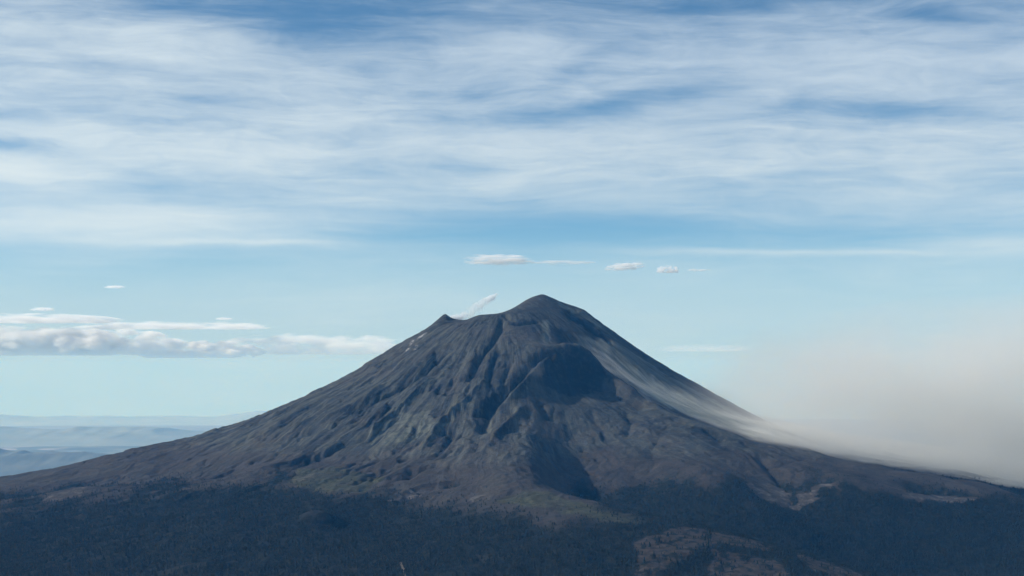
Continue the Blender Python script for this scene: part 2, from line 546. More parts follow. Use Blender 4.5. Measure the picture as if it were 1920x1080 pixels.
print('ribs', round(time.time() - T0, 1))


# rain: droplets run downhill together and carve
def erode(H, n, steps, rate, seed):
    r = np.random.default_rng(seed)
    ny, nx = H.shape
    px = r.uniform(2, nx - 3, n); py = r.uniform(2, ny - 3, n)
    vx = np.zeros(n); vy = np.zeros(n); sed = np.zeros(n)
    for s in range(steps):
        ix, iy = px.astype(int), py.astype(int)
        fx, fy = px - ix, py - iy
        h00, h10, h01, h11 = H[iy, ix], H[iy, ix + 1], H[iy + 1, ix], H[iy + 1, ix + 1]
        gx = (h10 - h00) * (1 - fy) + (h11 - h01) * fy
        gy = (h01 - h00) * (1 - fx) + (h11 - h10) * fx
        vx = vx * 0.45 - gx * 0.55; vy = vy * 0.45 - gy * 0.55
        ln = np.hypot(vx, vy) + 1e-6
        slope = np.hypot(gx, gy) / DX
        cap = np.clip(slope, 0, 0.9) * 1.0
        dh = np.where(sed < cap, np.minimum((cap - sed) * rate, 0.25), (cap - sed) * 0.10)
        np.add.at(H, (iy, ix), -dh * (1 - fx) * (1 - fy)); np.add.at(H, (iy, ix + 1), -dh * fx * (1 - fy))
        np.add.at(H, (iy + 1, ix), -dh * (1 - fx) * fy); np.add.at(H, (iy + 1, ix + 1), -dh * fx * fy)
        sed += dh
        px = np.clip(px + vx / ln, 1, nx - 3); py = np.clip(py + vy / ln, 1, ny - 3)
    return H


def blur(a):
    b = a.copy()
    b[1:-1] = (a[:-2] + 2 * a[1:-1] + a[2:]) / 4
    c = b.copy()
    c[:, 1:-1] = (b[:, :-2] + 2 * b[:, 1:-1] + b[:, 2:]) / 4
    return c


H0 = H.copy()
for k in range(6):
    H = erode(H, 60000, 60, 0.10, 100 + k)
    H = np.clip(0.93 * H + 0.07 * blur(H), H0 - 22, H0 + 14)
for px, py, Yp, up, wid in ((1017, 552, 12440, 9, 80), (836, 589, 12280, 14, 30), (1061, 652, 11560, 16, 30)):
    q = P(px, py, Yp)
    H += up * np.exp(-np.hypot(XX - q[0], (YY - q[1]) * 0.7) / wid)
print('eroded', round(time.time() - T0, 1), np.abs(H - H0).max(), np.abs(H - H0).mean())

# ------------------------------------------------------------------ zones of ground cover (per vertex, in land coordinates)
def inside(poly, x, y):
    c = np.zeros(x.shape, bool)
    n = len(poly)
    for k in range(n):
        (x0, y0), (x1, y1) = poly[k], poly[(k + 1) % n]
        if y0 == y1: continue
        c ^= ((y0 > y) != (y1 > y)) & (x < (x1 - x0) * (y - y0) / (y1 - y0) + x0)
    return c


wx = XX + 45 * fbm(XX / 130, YY / 130, 4, 0.6, seed=21) + 14 * fbm(XX / 30, YY / 30, 2, seed=4)
wy = YY + 90 * fbm(XX / 130, YY / 130, 4, 0.6, seed=33) + 30 * fbm(XX / 30, YY / 30, 2, seed=6)


def zone(pics, ragged=1.0):
    m = np.zeros(XX.shape)
    wx_, wy_ = XX + (wx - XX) * ragged, YY + (wy - YY) * ragged
    for pic in pics:
        poly = [hit(px, py, H) for px, py in pic]
        m = np.maximum(m, inside(poly, wx_, wy_).astype(float))
    return blur(m)


tl = np.interp(XX, [-5000, -3300, -2200, -1250, -700, -200, 250, 700, 1090, 1400, 1850, 2250, 2900, 5000],
               [-890, -825, -720, -605, -665, -675, -700, -622, -575, -660, -592, -670, -725, -880])
nz = fbm(XX / 380, YY / 520, 5, 0.6, seed=50)
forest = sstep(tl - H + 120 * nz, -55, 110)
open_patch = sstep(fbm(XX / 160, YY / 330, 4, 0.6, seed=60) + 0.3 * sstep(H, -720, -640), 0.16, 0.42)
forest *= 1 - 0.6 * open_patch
meadow = zone([[(1185, 1085), (1195, 1040), (1185, 1020), (1230, 1002), (1262, 988), (1300, 988), (1362, 1001), (1420, 1015), (1450, 1024), (1440, 1034),
                (1400, 1026), (1350, 1022), (1318, 1030), (1285, 1046), (1250, 1062), (1235, 1085)],
               [(1335, 1030), (1400, 1040), (1460, 1052), (1490, 1085), (1330, 1085)],
               [(1490, 1040), (1535, 1050), (1600, 1072), (1630, 1084), (1560, 1084), (1515, 1066)]])
grass = zone([[(985, 918), (1030, 924), (1100, 948), (1190, 968), (1240, 977), (1200, 985), (1120, 975), (1050, 962), (980, 948), (930, 938)],
              [(560, 878), (640, 880), (720, 895), (680, 925), (600, 925), (540, 905)]])
pale = zone([[(75, 940), (140, 916), (190, 908), (150, 930), (100, 942)],
             [(545, 905), (580, 890), (600, 886), (575, 902)],
             [(725, 940), (760, 925), (815, 915), (790, 930), (745, 942)], [(860, 938), (905, 928), (920, 930), (880, 944)],
             [(340, 918), (362, 910), (360, 918)],
             [(1395, 905), (1440, 905), (1478, 925), (1490, 960), (1462, 950), (1425, 935)],
             [(1680, 925), (1740, 928), (1800, 928), (1850, 935), (1780, 942), (1720, 940)],
             [(1485, 958), (1500, 925), (1560, 905), (1575, 905), (1530, 930), (1498, 962)]])
lava = zone([[(815, 706), (790, 735), (770, 762), (730, 800), (700, 838), (690, 820), (700, 800), (745, 765), (780, 735)],
             [(990, 718), (998, 724), (960, 750), (945, 758), (960, 738)],
             [(885, 750), (890, 756), (850, 786), (825, 815), (800, 842), (780, 856), (800, 825), (830, 788)],
             [(740, 780), (800, 770), (815, 800), (770, 835), (720, 835), (715, 810)]])
ash = zone([[(1068, 645), (1100, 650), (1160, 676), (1230, 716), (1290, 740), (1390, 783), (1480, 813), (1480, 832), (1407, 820), (1320, 790),
             (1253, 764), (1187, 721), (1147, 695), (1103, 658)],
            [(1045, 564), (1100, 587), (1130, 612), (1120, 616), (1085, 590), (1048, 575)],
            [(1018, 602), (1030, 602), (1028, 650), (1017, 640)]], 0.2)
sheet = zone([[(1085, 630), (1150, 640), (1220, 682), (1337, 748), (1460, 810), (1480, 830), (1407, 818), (1320, 788), (1253, 762), (1187, 719), (1147, 693), (1103, 656), (1075, 648)]], 0.3)
ash *= 0.15 + 0.85 * np.maximum(sstep(XX, 520, 1000), 0.45 * sstep(H, 120, 200))
ash = np.maximum(ash, 0.8 * sheet * (0.55 + 0.45 * sstep(XX, 450, 900)) * (0.55 + 0.45 * sstep(fbm((ANG + warp) * 16, lr * 1.5, 3, seed=9), -0.2, 0.2)))
cliff_shade = zone([[(1018, 700), (1036, 670), (1060, 661), (1085, 665), (1108, 676), (1128, 696), (1146, 712), (1142, 724), (1122, 734), (1105, 740), (1080, 742), (1040, 734), (1018, 718)],  # darker rock colour paints in the shade under the peak and in gullies
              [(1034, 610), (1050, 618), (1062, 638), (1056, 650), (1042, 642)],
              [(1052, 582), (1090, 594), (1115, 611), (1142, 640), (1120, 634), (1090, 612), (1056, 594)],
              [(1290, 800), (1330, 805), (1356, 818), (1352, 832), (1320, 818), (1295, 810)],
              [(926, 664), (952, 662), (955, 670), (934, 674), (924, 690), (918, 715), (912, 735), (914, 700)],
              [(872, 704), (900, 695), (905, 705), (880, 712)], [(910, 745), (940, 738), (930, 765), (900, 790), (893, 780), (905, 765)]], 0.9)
snow = zone([[(768, 648), (771, 641), (777, 637), (775, 643), (771, 650)], [(784, 633), (797, 625), (798, 627), (787, 635)], [(760, 660), (766, 653), (767, 656), (762, 662)],
             [(776, 655), (781, 650), (782, 652), (778, 657)]], 0.5)
forest *= (1 - meadow * (0.25 + 0.75 * sstep(fbm(XX / 45, YY / 60, 3, seed=77), -0.35, 0.05))) * (1 - 0.55 * grass) * (1 - pale)
crag = np.exp(-((XX - P(590, 958, 8680)[0]) / 120) ** 2 - ((YY - 8640) / 140) ** 2)
forest *= 1 - 0.8 * crag
print('zones', round(time.time() - T0, 1))

# ------------------------------------------------------------------ mesh of the land
NXO, NYO = 50, 140
xc = np.concatenate([np.linspace(-30000, -5400, NXO), XF, np.linspace(5400, 30000, NXO)])
yc = np.concatenate([np.linspace(-14000, 6900, NYO), YF, np.linspace(14100, 32000, 60)])
GX, GY = np.meshgrid(xc, yc)
Z = base_height(GX, GY)
edge = np.minimum(np.minimum(XX - XF[0], XF[-1] - XX), np.minimum(YY - YF[0], YF[-1] - YY))
blend = sstep(edge, 0, 500)
sl_ = (slice(NYO, NYO + len(YF)), slice(NXO, NXO + len(XF)))
Z[sl_] = H * blend + Z[sl_] * (1 - blend)
HF = Z[sl_].copy()
Z += CAMZ


def full(a, fill=0.0):
    o = np.full(Z.shape, fill); o[sl_] = a
    return o


for_full = full(forest)
outer = np.ones(Z.shape, bool); outer[sl_] = False
for_full[outer] = np.where(Z[outer] - CAMZ > -1500, 0.8, 0.3)
fr = np.hypot(GX - AX, GY - AY + 60); fa = np.arctan2(GX - AX, -(GY - AY + 60))
warp_f = full(warp)
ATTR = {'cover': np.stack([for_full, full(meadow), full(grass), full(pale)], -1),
        'ground': np.stack([full(lava), full(ash), full(snow), full(np.maximum(crag, cliff_shade))], -1),
        'fall': np.stack([(fa + 0.25 * warp_f) * 10, np.log(np.maximum(fr, 120) / 120), full(calm, 1.0), np.zeros_like(fa)], -1)}


def grid_mesh(name, GX, GY, Z, mask=None, attrs=None):
    ny, nx = Z.shape
    co = np.stack([GX, GY, Z], -1).reshape(-1, 3).astype(np.float32)
    idx = np.arange(ny * nx).reshape(ny, nx)
    q = np.stack([idx[:-1, :-1], idx[:-1, 1:], idx[1:, 1:], idx[1:, :-1]], -1).reshape(-1, 4)
    if mask is not None:
        q = q[mask.ravel()]
    used, inv = np.unique(q, return_inverse=True)
    co = co[used]; q = inv.reshape(-1, 4).astype(np.int32)
    me = bpy.data.meshes.new(name)
    me.vertices.add(len(co)); me.vertices.foreach_set('co', co.ravel())
    me.loops.add(q.size); me.loops.foreach_set('vertex_index', q.ravel())
    me.polygons.add(len(q)); me.polygons.foreach_set('loop_start', np.arange(0, q.size, 4, dtype=np.int32))
    me.polygons.foreach_set('use_smooth', np.ones(len(q), bool))
    for k, v in (attrs or {}).items():
        a = me.attributes.new(k, 'FLOAT_COLOR', 'POINT')
        a.data.foreach_set('color', v.reshape(-1, v.shape[-1])[used].astype(np.float32).ravel())
    me.update()
    return me


def land_material():
    mt, g = new_mat('volcanic_land')
    pos = g.n('ShaderNodeNewGeometry').outputs['Position']
    c1, c2 = g.attr('cover'), g.attr('ground')
    fall = g.attr('fall').outputs['Vector']
    cov = g.n('ShaderNodeSeparateColor', ins={0: c1.outputs['Color']}).outputs
    grd = g.n('ShaderNodeSeparateColor', ins={0: c2.outputs['Color']}).outputs
    fx, fy, run = g.sep(fall)
    streak = g.noise(g.comb(g.mul(fx, 2.2), g.mul(fy, 2.0), 0.0), 1.0, 6.0, 0.65)
    streak2 = g.noise(g.comb(g.mul(fx, 7.0), g.mul(fy, 3.2), 5.0), 1.0, 5.0, 0.65)
    patch = g.noise(pos, 0.0022, 6.0, 0.6)
    fine = g.noise(pos, 0.03, 5.0, 0.65)
    blotch = g.noise(g.vm('ADD', pos, (900, 300, 100)), 0.0075, 4.0, 0.6)
    # bare rock: dark lava, brown scree, grey ash
    grain = g.noise(pos, 0.085, 4.0, 0.7)
    rock = g.mix(g.smooth(g.add(g.mul(streak, run), g.mul(blotch, g.sub(1.0, run))), 0.36, 0.64), rgb(0.0137, 0.0164, 0.0188), rgb(0.0719, 0.0753, 0.0659))
    rock = g.mix(g.mul(g.smooth(patch, 0.46, 0.66), 0.6), rock, rgb(0.0657, 0.0569, 0.0491))
    rock = g.mix(g.mul(g.mul(g.smooth(streak2, 0.53, 0.68), 0.6), run), rock, rgb(0.1095, 0.1170, 0.1012))
    rock = g.mix(g.mul(g.mul(g.smooth(g.sub(1.0, streak2), 0.55, 0.68), 0.75), run), rock, rgb(0.0089, 0.0110, 0.0130))
    rock = g.mix(g.mul(g.smooth(blotch, 0.55, 0.66), 0.6), rock, rgb(0.0116, 0.0140, 0.0158))
    rock = g.mix(g.mul(g.smooth(fine, 0.50, 0.72), 0.5), rock, rgb(0.1008, 0.1067, 0.0933))
    rock = g.mix(g.mul(g.smooth(grain, 0.54, 0.68), 0.55), rock, rgb(0.0105, 0.0128, 0.0153))
    # reddish heath below the scree
    z = g.sep(pos)[2]
    low = g.smooth(g.add(z, g.mul(patch, 300)), CAMZ - 330, CAMZ - 560 + 150)
    heath = g.mix(g.smooth(blotch, 0.35, 0.65), rgb(0.0266, 0.0215, 0.0203), rgb(0.0486, 0.0378, 0.0327))
    heath = g.mix(g.mul(g.smooth(grain, 0.45, 0.65), 0.6), heath, rgb(0.0160, 0.0187, 0.0149))
    rock = g.mix(g.mul(low, 0.7), rock, heath)
    lava_c = g.mix(g.smooth(fine, 0.35, 0.65), rgb(0.0629, 0.0689, 0.0590), rgb(0.1258, 0.1378, 0.1148))
    rock = g.mix(g.mul(grd[0], g.smooth(streak2, 0.34, 0.60, 0.15, 0.85)), rock, lava_c)
    ash_c = g.mix(g.smooth(streak2, 0.35, 0.62), rgb(0.1110, 0.1249, 0.1107), rgb(0.2516, 0.2800, 0.2460))
    rock = g.mix(g.mul(grd[1], 0.85), rock, ash_c)
    rock = g.mix(g.mul(c2.outputs['Alpha'], g.smooth(fine, 0.70, 0.40, 0.65, 0.95)), rock, rgb(0.0114, 0.0151, 0.0180))  # dark crag rock, plus the painted shade
    # vegetation
    grass = g.mix(g.smooth(fine, 0.35, 0.7), rgb(.030, .038, .022), rgb(.070, .070, .038))
    rock = g.mix(g.mul(cov[2], g.smooth(blotch, 0.35, 0.6, 0.35, 0.85)), rock, grass)
    mead = g.mix(g.smooth(fine, 0.35, 0.7), rgb(.028, .023, .018), rgb(.064, .052, .041))
    rock = g.mix(g.mul(cov[1], 0.92), rock, mead)
    pal = g.mix(g.smooth(fine, 0.35, 0.65), rgb(.06, .055, .05), rgb(.16, .15, .14))
    rock = g.mix(g.mul(c1.outputs['Alpha'], g.smooth(g.noise(pos, 0.016, 4.0, 0.7), 0.46, 0.62, 0.05, 0.6)), rock, pal)
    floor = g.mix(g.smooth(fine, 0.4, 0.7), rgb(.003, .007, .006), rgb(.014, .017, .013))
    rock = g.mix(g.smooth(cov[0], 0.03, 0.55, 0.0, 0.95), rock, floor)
    rock = g.mix(g.mul(grd[2], g.smooth(grain, 0.42, 0.60, 0.0, 0.55)), rock, rgb(.78, .80, .83))
    bmp = g.n('ShaderNodeBump', ins={'Strength': 0.8, 'Distance': 10.0, 'Height': g.add(g.add(g.mul(fine, 0.7), g.mul(grain, 0.45)), g.mul(g.mul(streak2, run), 1.0))})
    bs = g.n('ShaderNodeBsdfPrincipled', ins={'Base Color': rock, 'Roughness': 0.95, 'Normal': bmp.outputs[0]})
    bs.inputs['Specular IOR Level'].default_value = 0.15
    g.n('ShaderNodeOutputMaterial', ins={'Surface': bs.outputs[0]})
    return mt


LAND = land_material()
# the near wooded hill is cut from the volcano along the hollow between them
cut = np.array([P(*p)[:2] for p in [(-300, 965, 9700), (300, 950, 9600), (600, 928, 9350), (860, 925, 9350), (985, 912, 9150)]]
               + [P(*p)[:2] for p in [(1078, 905, 10000), (1105, 940, 9650), (1180, 962, 9400), (1290, 985, 9150), (1400, 1015, 9000), (1560, 1062, 8850), (1750, 1110, 8700)]])
fcx, fcy = (GX[:-1, :-1] + GX[1:, 1:]) / 2, (GY[:-1, :-1] + GY[1:, 1:]) / 2
ycut = np.interp(fcx, cut[:, 0], cut[:, 1])
near = fcy < ycut
vol = bpy.data.objects.new('volcano', grid_mesh('volcano', GX, GY, Z, ~near, ATTR))
hil = bpy.data.objects.new('hillside', grid_mesh('hillside', GX, GY, Z, near, ATTR))
for o in (vol, hil):
    o.data.materials.append(LAND); COL.objects.link(o)
tag(vol, 'grey brown bare volcano with a notched summit crater rising above dark forest', 'volcano', kind='structure')
tag(hil, 'dark forested foreground hillside with a brown meadow clearing at the foot of the volcano', 'hillside', kind='structure')
print('land', round(time.time() - T0, 1))


def land_z(x, y):
    fx = np.clip((x - XF[0]) / DX, 0, len(XF) - 1.001); fy = np.clip((y - YF[0]) / DX, 0, len(YF) - 1.001)
    ix, iy = fx.astype(int), fy.astype(int); tx, ty = fx - ix, fy - iy
    return CAMZ + (HF[iy, ix] * (1 - tx) + HF[iy, ix + 1] * tx) * (1 - ty) + (HF[iy + 1, ix] * (1 - tx) + HF[iy + 1, ix + 1] * tx) * ty


def raw_mesh(name, co, tris, mats, mi=None, smooth=False, quads=None):
    me = bpy.data.meshes.new(name)
    co = np.asarray(co, np.float32)
    f = np.asarray(tris if quads is None else quads, np.int32); k = f.shape[1]
    me.vertices.add(len(co)); me.vertices.foreach_set('co', co.ravel())
    me.loops.add(f.size); me.loops.foreach_set('vertex_index', f.ravel())
    me.polygons.add(len(f)); me.polygons.foreach_set('loop_start', np.arange(0, f.size, k, dtype=np.int32))
    me.polygons.foreach_set('use_smooth', np.full(len(f), smooth))
    for m in mats: me.materials.append(m)
    if mi is not None: me.polygons.foreach_set('material_index', np.asarray(mi, np.int32))
    me.update()
    return me


# ------------------------------------------------------------------ the wood
def pine_shape(r, tiers=3, sides=7, trunk=True):
    """unit-height conifer: drooping ragged whorls on a trunk"""
    co, tr, mi = [], [], []
    if trunk:
        for k in range(4):
            a = k * math.pi / 2
            co.append((0.022 * math.cos(a), 0.022 * math.sin(a), -0.05))
        co.append((0, 0, 0.55))
        for k in range(4):
            tr.append((k, (k + 1) % 4, 4)); mi.append(1)
    z0 = r.uniform(0.12, 0.24)
    for t in range(tiers):
        u = t / tiers
        zb = z0 + (1 - z0) * u * 0.92
        zt = min(1.0, zb + (1 - z0) * (0.52 if t < tiers - 1 else 1.0))
        if t == tiers - 1: zt = 1.0
        rad = (0.22 - 0.15 * u) * r.uniform(0.85, 1.15)
        b = len(co)
        ph = r.uniform(0, 6.28)
        cx, cy = r.normal(0, 0.012, 2)
        for k in range(sides):
            a = ph + 2 * math.pi * k / sides + r.normal(0, 0.15)
            rr_ = rad * r.uniform(0.6, 1.2)
            co.append((cx + rr_ * math.cos(a), cy + rr_ * math.sin(a), zb + r.normal(0, 0.03)))
        co.append((cx, cy, zt))
        for k in range(sides):
            tr.append((b + k, b + (k + 1) % sides, b + sides)); mi.append(0)
    return np.array(co), np.array(tr), np.array(mi)


def needle_material():
    mt, g = new_mat('pine_needles')
    pos = g.n('ShaderNodeNewGeometry').outputs['Position']
    n1 = g.noise(pos, 0.05, 3.0, 0.6)
    n2 = g.noise(pos, 0.006, 3.0, 0.6)
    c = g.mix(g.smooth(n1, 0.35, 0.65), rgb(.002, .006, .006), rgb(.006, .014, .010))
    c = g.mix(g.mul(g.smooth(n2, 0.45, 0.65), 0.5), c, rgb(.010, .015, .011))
    bs = g.n('ShaderNodeBsdfPrincipled', ins={'Base Color': c, 'Roughness': 0.8})
    bs.inputs['Specular IOR Level'].default_value = 0.2
    g.n('ShaderNodeOutputMaterial', ins={'Surface': bs.outputs[0]})
    return mt


def bark_material():
    mt, g = new_mat('pine_bark')
    pos = g.n('ShaderNodeNewGeometry').outputs['Position']
    c = g.mix(g.noise(pos, 0.8, 3.0), rgb(.05, .035, .025), rgb(.11, .08, .06))
    bs = g.n('ShaderNodeBsdfPrincipled', ins={'Base Color': c, 'Roughness': 0.9})
    g.n('ShaderNodeOutputMaterial', ins={'Surface': bs.outputs[0]})
    return mt


NEEDLE, BARK = needle_material(), bark_material()
r = np.random.default_rng(42)
variants = [pine_shape(r) for _ in range(8)]


def scatter(n, seed):
    r = np.random.default_rng(seed)
    x = r.uniform(-4300, 4300, n); y = r.uniform(7250, 11600, n)
    keep = np.abs(x) < (0.292 * y + 500)
    x, y = x[keep], y[keep]
    ix = ((x - XF[0]) / DX).astype(int); iy = ((y - YF[0]) / DX).astype(int)
    clump = 0.45 + 0.9 * sstep(fbm(x / 55, y / 75, 3, seed=90), -0.25, 0.3)
    k = r.uniform(0, 1, len(x)) < forest[iy, ix] * clump
    return x[k], y[k]


def build_wood():
    x, y = scatter(260000, 5)
    r = np.random.default_rng(6)
    z = land_z(x, y)
    n = len(x)
    hgt = r.uniform(7, 18, n) * np.interp(z - CAMZ, [-900, -700, -600], [1.1, 1.0, 0.6])
    rot = r.uniform(0, 6.28, n); fat = r.uniform(0.85, 1.35, n)
    var = r.integers(0, len(variants), n)
    cos_, tris_, mis_ = [], [], []
    off = 0
    for v, (co, tr, mi) in enumerate(variants):
        s = np.where(var == v)[0]
        if not len(s): continue
        c, sn = np.cos(rot[s])[:, None], np.sin(rot[s])[:, None]
        h, f = hgt[s][:, None], (hgt[s] * fat[s])[:, None]
        X = x[s][:, None] + (co[None, :, 0] * c - co[None, :, 1] * sn) * f
        Y = y[s][:, None] + (co[None, :, 0] * sn + co[None, :, 1] * c) * f
        Zz = z[s][:, None] + co[None, :, 2] * h
        cos_.append(np.stack([X, Y, Zz], -1).reshape(-1, 3))
        m = len(co)
        tris_.append((tr[None] + (off + np.arange(len(s)) * m)[:, None, None]).reshape(-1, 3))
        mis_.append(np.tile(mi, len(s)))
        off += m * len(s)
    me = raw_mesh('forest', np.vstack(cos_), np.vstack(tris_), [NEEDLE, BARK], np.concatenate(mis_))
    o = bpy.data.objects.new('forest', me); COL.objects.link(o)
    tag(o, 'dark blue green pine forest covering the lower slopes', 'forest', kind='stuff')
    print('trees', n, round(time.time() - T0, 1))


build_wood()

# scattered pines that stand out on the brown clearing
PINES = [(1322, 1016), (1328, 1024), (1318, 1028), (1331, 1012), (1311, 1034), (1303, 1040), (1297, 1046), (1325, 1036), (1336, 1030),
         (1288, 1052), (1279, 1058), (1270, 1064), (1342, 1046), (1352, 1060), (1218, 1030), (1226, 1046), (1236, 1018), (1400, 1052),
         (1420, 1060), (1448, 1066), (1475, 1068), (1208, 1058), (1252, 1010), (1378, 1056), (1330, 1004), (1326, 998)]
for k in range(4):
    co, tr, mi = pine_shape(np.random.default_rng(300 + k), tiers=5, sides=9)
    variants.append(raw_mesh('pine_tree', co, tr, [NEEDLE, BARK], mi))
rp = np.random.default_rng(9)
for k, (px, py) in enumerate(PINES):
    x, y = hit(px, py, HF)
    o = bpy.data.objects.new('pine_tree', variants[8 + k % 4])
    h = rp.uniform(20, 32)
    o.location = (x, y, float(land_z(np.array([x]), np.array([y]))[0]))
    o.scale = (h * 1.15, h * 1.15, h); o.rotation_euler.z = rp.uniform(0, 6.28)
    COL.objects.link(o)
    tag(o, 'dark pine standing alone on the brown meadow clearing', 'tree', 'pines scattered over the brown meadow clearing')

# pale dirt track in the wood
def ribbon(name, pic, width):
    g_ = np.array([hit(px, py, HF) for px, py in pic])
    t = np.linspace(0, 1, len(g_)); tt = np.linspace(0, 1, 40)
    x, y = np.interp(tt, t, g_[:, 0]), np.interp(tt, t, g_[:, 1])
    tx, ty = np.gradient(x), np.gradient(y); L = np.hypot(tx, ty) + 1e-9
    nx, ny = -ty / L, tx / L
    co = []
    for s in (-1, -0.3, 0.3, 1):
        X, Y = x + nx * s * width / 2, y + ny * s * width / 2
        co.append(np.stack([X, Y, land_z(X, Y) + 2.5], -1))
    co = np.stack(co, 1).reshape(-1, 3)
    q = [(i * 4 + j, i * 4 + j + 1, (i + 1) * 4 + j + 1, (i + 1) * 4 + j) for i in range(39) for j in range(3)]
    mt, g = new_mat('pale_dirt')
    c = g.mix(g.noise(g.n('ShaderNodeNewGeometry').outputs['Position'], 0.05, 4.0), rgb(.07, .06, .05), rgb(.13, .115, .095))
    bs = g.n('ShaderNodeBsdfPrincipled', ins={'Base Color': c, 'Roughness': 0.95})
    g.n('ShaderNodeOutputMaterial', ins={'Surface': bs.outputs[0]})
    o = bpy.data.objects.new(name, raw_mesh(name, co, None, [mt], quads=q, smooth=True)); COL.objects.link(o)
    tag(o, 'pale dirt track curving through the dark forest at the bottom edge', 'track', kind='structure')


ribbon('track', [(750, 1056), (753, 1063), (757, 1070), (759, 1079), (760, 1090)], 9.0)

# ------------------------------------------------------------------ the plain and the hills far behind
RE = 6371000.0
GR = 190000.0


def plain():
    rad = np.concatenate([[0], np.geomspace(4000, GR, 160)])
    th = np.linspace(0, 2 * math.pi, 241)[:-1]
    R_, T_ = np.meshgrid(rad[1:], th, indexing='ij')
    X, Y = R_ * np.sin(T_), R_ * np.cos(T_)
    Zp = -R_ ** 2 / (2 * RE) + 40 * fbm(X / 9000, Y / 9000, 4)
    co = np.vstack([[0, 0, 0], np.stack([X, Y, Zp], -1).reshape(-1, 3)])
    m, n = R_.shape
    i = np.arange(m - 1)[:, None] * n; j = np.arange(n)[None]
    a = 1 + i + j; b = 1 + i + (j + 1) % n; c = b + n; d = a + n
    q = np.stack([a, b, c, d], -1).reshape(-1, 4)
    q0 = np.stack([np.zeros(n, int), 1 + (np.arange(n) + 1) % n, 1 + np.arange(n), 1 + np.arange(n)], -1)
    fan = [(0, 1 + k, 1 + (k + 1) % n) for k in range(n)]
    tris = np.vstack([q[:, [0, 2, 1]], q[:, [0, 3, 2]], np.array(fan)[:, [0, 2, 1]]])
    mt, g = new_mat('farmland')
    pos = g.n('ShaderNodeNewGeometry').outputs['Position']
    vor = g.n('ShaderNodeTexVoronoi', ins={'Vector': g.vm('MULTIPLY', pos, (1 / 900., 1 / 1600., 0)), 'Scale': 1.0})
    cell = g.n('ShaderNodeSeparateColor', ins={0: vor.outputs['Color']}).outputs
    c = g.mix(cell[0], rgb(.10, .14, .13), rgb(.20, .24, .215))
    c = g.mix(g.mul(g.smooth(g.noise(pos, 1 / 6000., 5.0, 0.6), 0.45, 0.62), 0.8), c, rgb(.07, .105, .095))
    px_, py_, _ = g.sep(pos)
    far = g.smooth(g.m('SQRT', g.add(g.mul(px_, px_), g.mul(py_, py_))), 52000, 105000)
    c = g.mix(g.mul(far, 0.9), c, g.mix(g.noise(pos, 1 / 9000., 4.0), rgb(.26, .31, .30), rgb(.36, .40, .38)))  # plain paled with distance: haze painted into the ground colour
    town = g.mul(g.smooth(g.noise(pos, 1 / 5000., 3.0, 0.6), 0.52, 0.62), g.smooth(cell[1], 0.55, 0.75))
    c = g.mix(town, c, rgb(.34, .35, .34))
    bs = g.n('ShaderNodeBsdfPrincipled', ins={'Base Color': c, 'Roughness': 0.9})
    g.n('ShaderNodeOutputMaterial', ins={'Surface': bs.outputs[0]})
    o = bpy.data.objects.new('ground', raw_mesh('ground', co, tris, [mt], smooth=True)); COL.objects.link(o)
    tag(o, 'hazy blue plain of fields and towns stretching to the horizon', 'plain', kind='structure')
    return mt


FARM = plain()


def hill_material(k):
    mt, g = new_mat('hazed_scrub')
    c = g.mix(g.noise(g.n('ShaderNodeNewGeometry').outputs['Position'], 1 / 1500., 5.0, 0.6), rgb(.55 * k, .78 * k, .76 * k), rgb(1.0 * k, 1.1 * k, 1.0 * k))  # scrub colour lightened per range, painting in the distance haze
    bs = g.n('ShaderNodeBsdfPrincipled', ins={'Base Color': c, 'Roughness': 0.9})
    g.n('ShaderNodeOutputMaterial', ins={'Surface': bs.outputs[0]})
    return mt


def range_of_hills(name, Yc, top, depth, seed, label, pale_):
    """a range seen far off: top = [(px, py of its crest)]"""
    px = np.array([p[0] for p in top], float); py = np.array([p[1] for p in top], float)
    u = np.linspace(0, 1, 260); v = np.linspace(-1, 1, 41)
    qx = np.interp(u, np.linspace(0, 1, len(px)), px); qy = np.interp(u, np.linspace(0, 1, len(px)), py)
    X = np.outer(np.ones_like(v), (qx - 960) / F * Yc); Y = Yc + np.outer(v, np.ones_like(u)) * depth
    crest = np.outer(np.ones_like(v), CAMZ + (EYE - qy) / F * Yc)
    base = -(X ** 2 + Y ** 2) / (2 * RE) - 60
    prof = np.clip(1 - np.abs(v), 0, 1)[:, None] ** 0.85
    rug = ridged(X / (depth * 0.55), Y / (depth * 0.55), 4, 0.5, seed)
    prof = prof * (0.72 + 0.4 * rug)
    Zh = base + np.maximum(crest - base, 0) * prof
    me = grid_mesh(name, X, Y, Zh)
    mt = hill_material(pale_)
    me.materials.append(mt)
    o = bpy.data.objects.new(name, me); COL.objects.link(o)
    tag(o, label, 'hills', kind='structure')


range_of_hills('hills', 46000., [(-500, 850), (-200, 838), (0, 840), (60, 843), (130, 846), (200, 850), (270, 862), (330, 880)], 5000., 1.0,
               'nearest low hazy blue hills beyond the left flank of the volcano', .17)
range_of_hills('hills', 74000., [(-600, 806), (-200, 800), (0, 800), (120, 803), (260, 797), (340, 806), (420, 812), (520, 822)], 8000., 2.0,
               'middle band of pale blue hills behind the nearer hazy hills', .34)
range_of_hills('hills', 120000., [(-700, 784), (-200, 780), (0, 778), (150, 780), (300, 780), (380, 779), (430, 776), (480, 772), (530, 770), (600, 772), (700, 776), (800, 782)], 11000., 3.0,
               'faintest farthest hills just under the cloud bank on the left', .50)

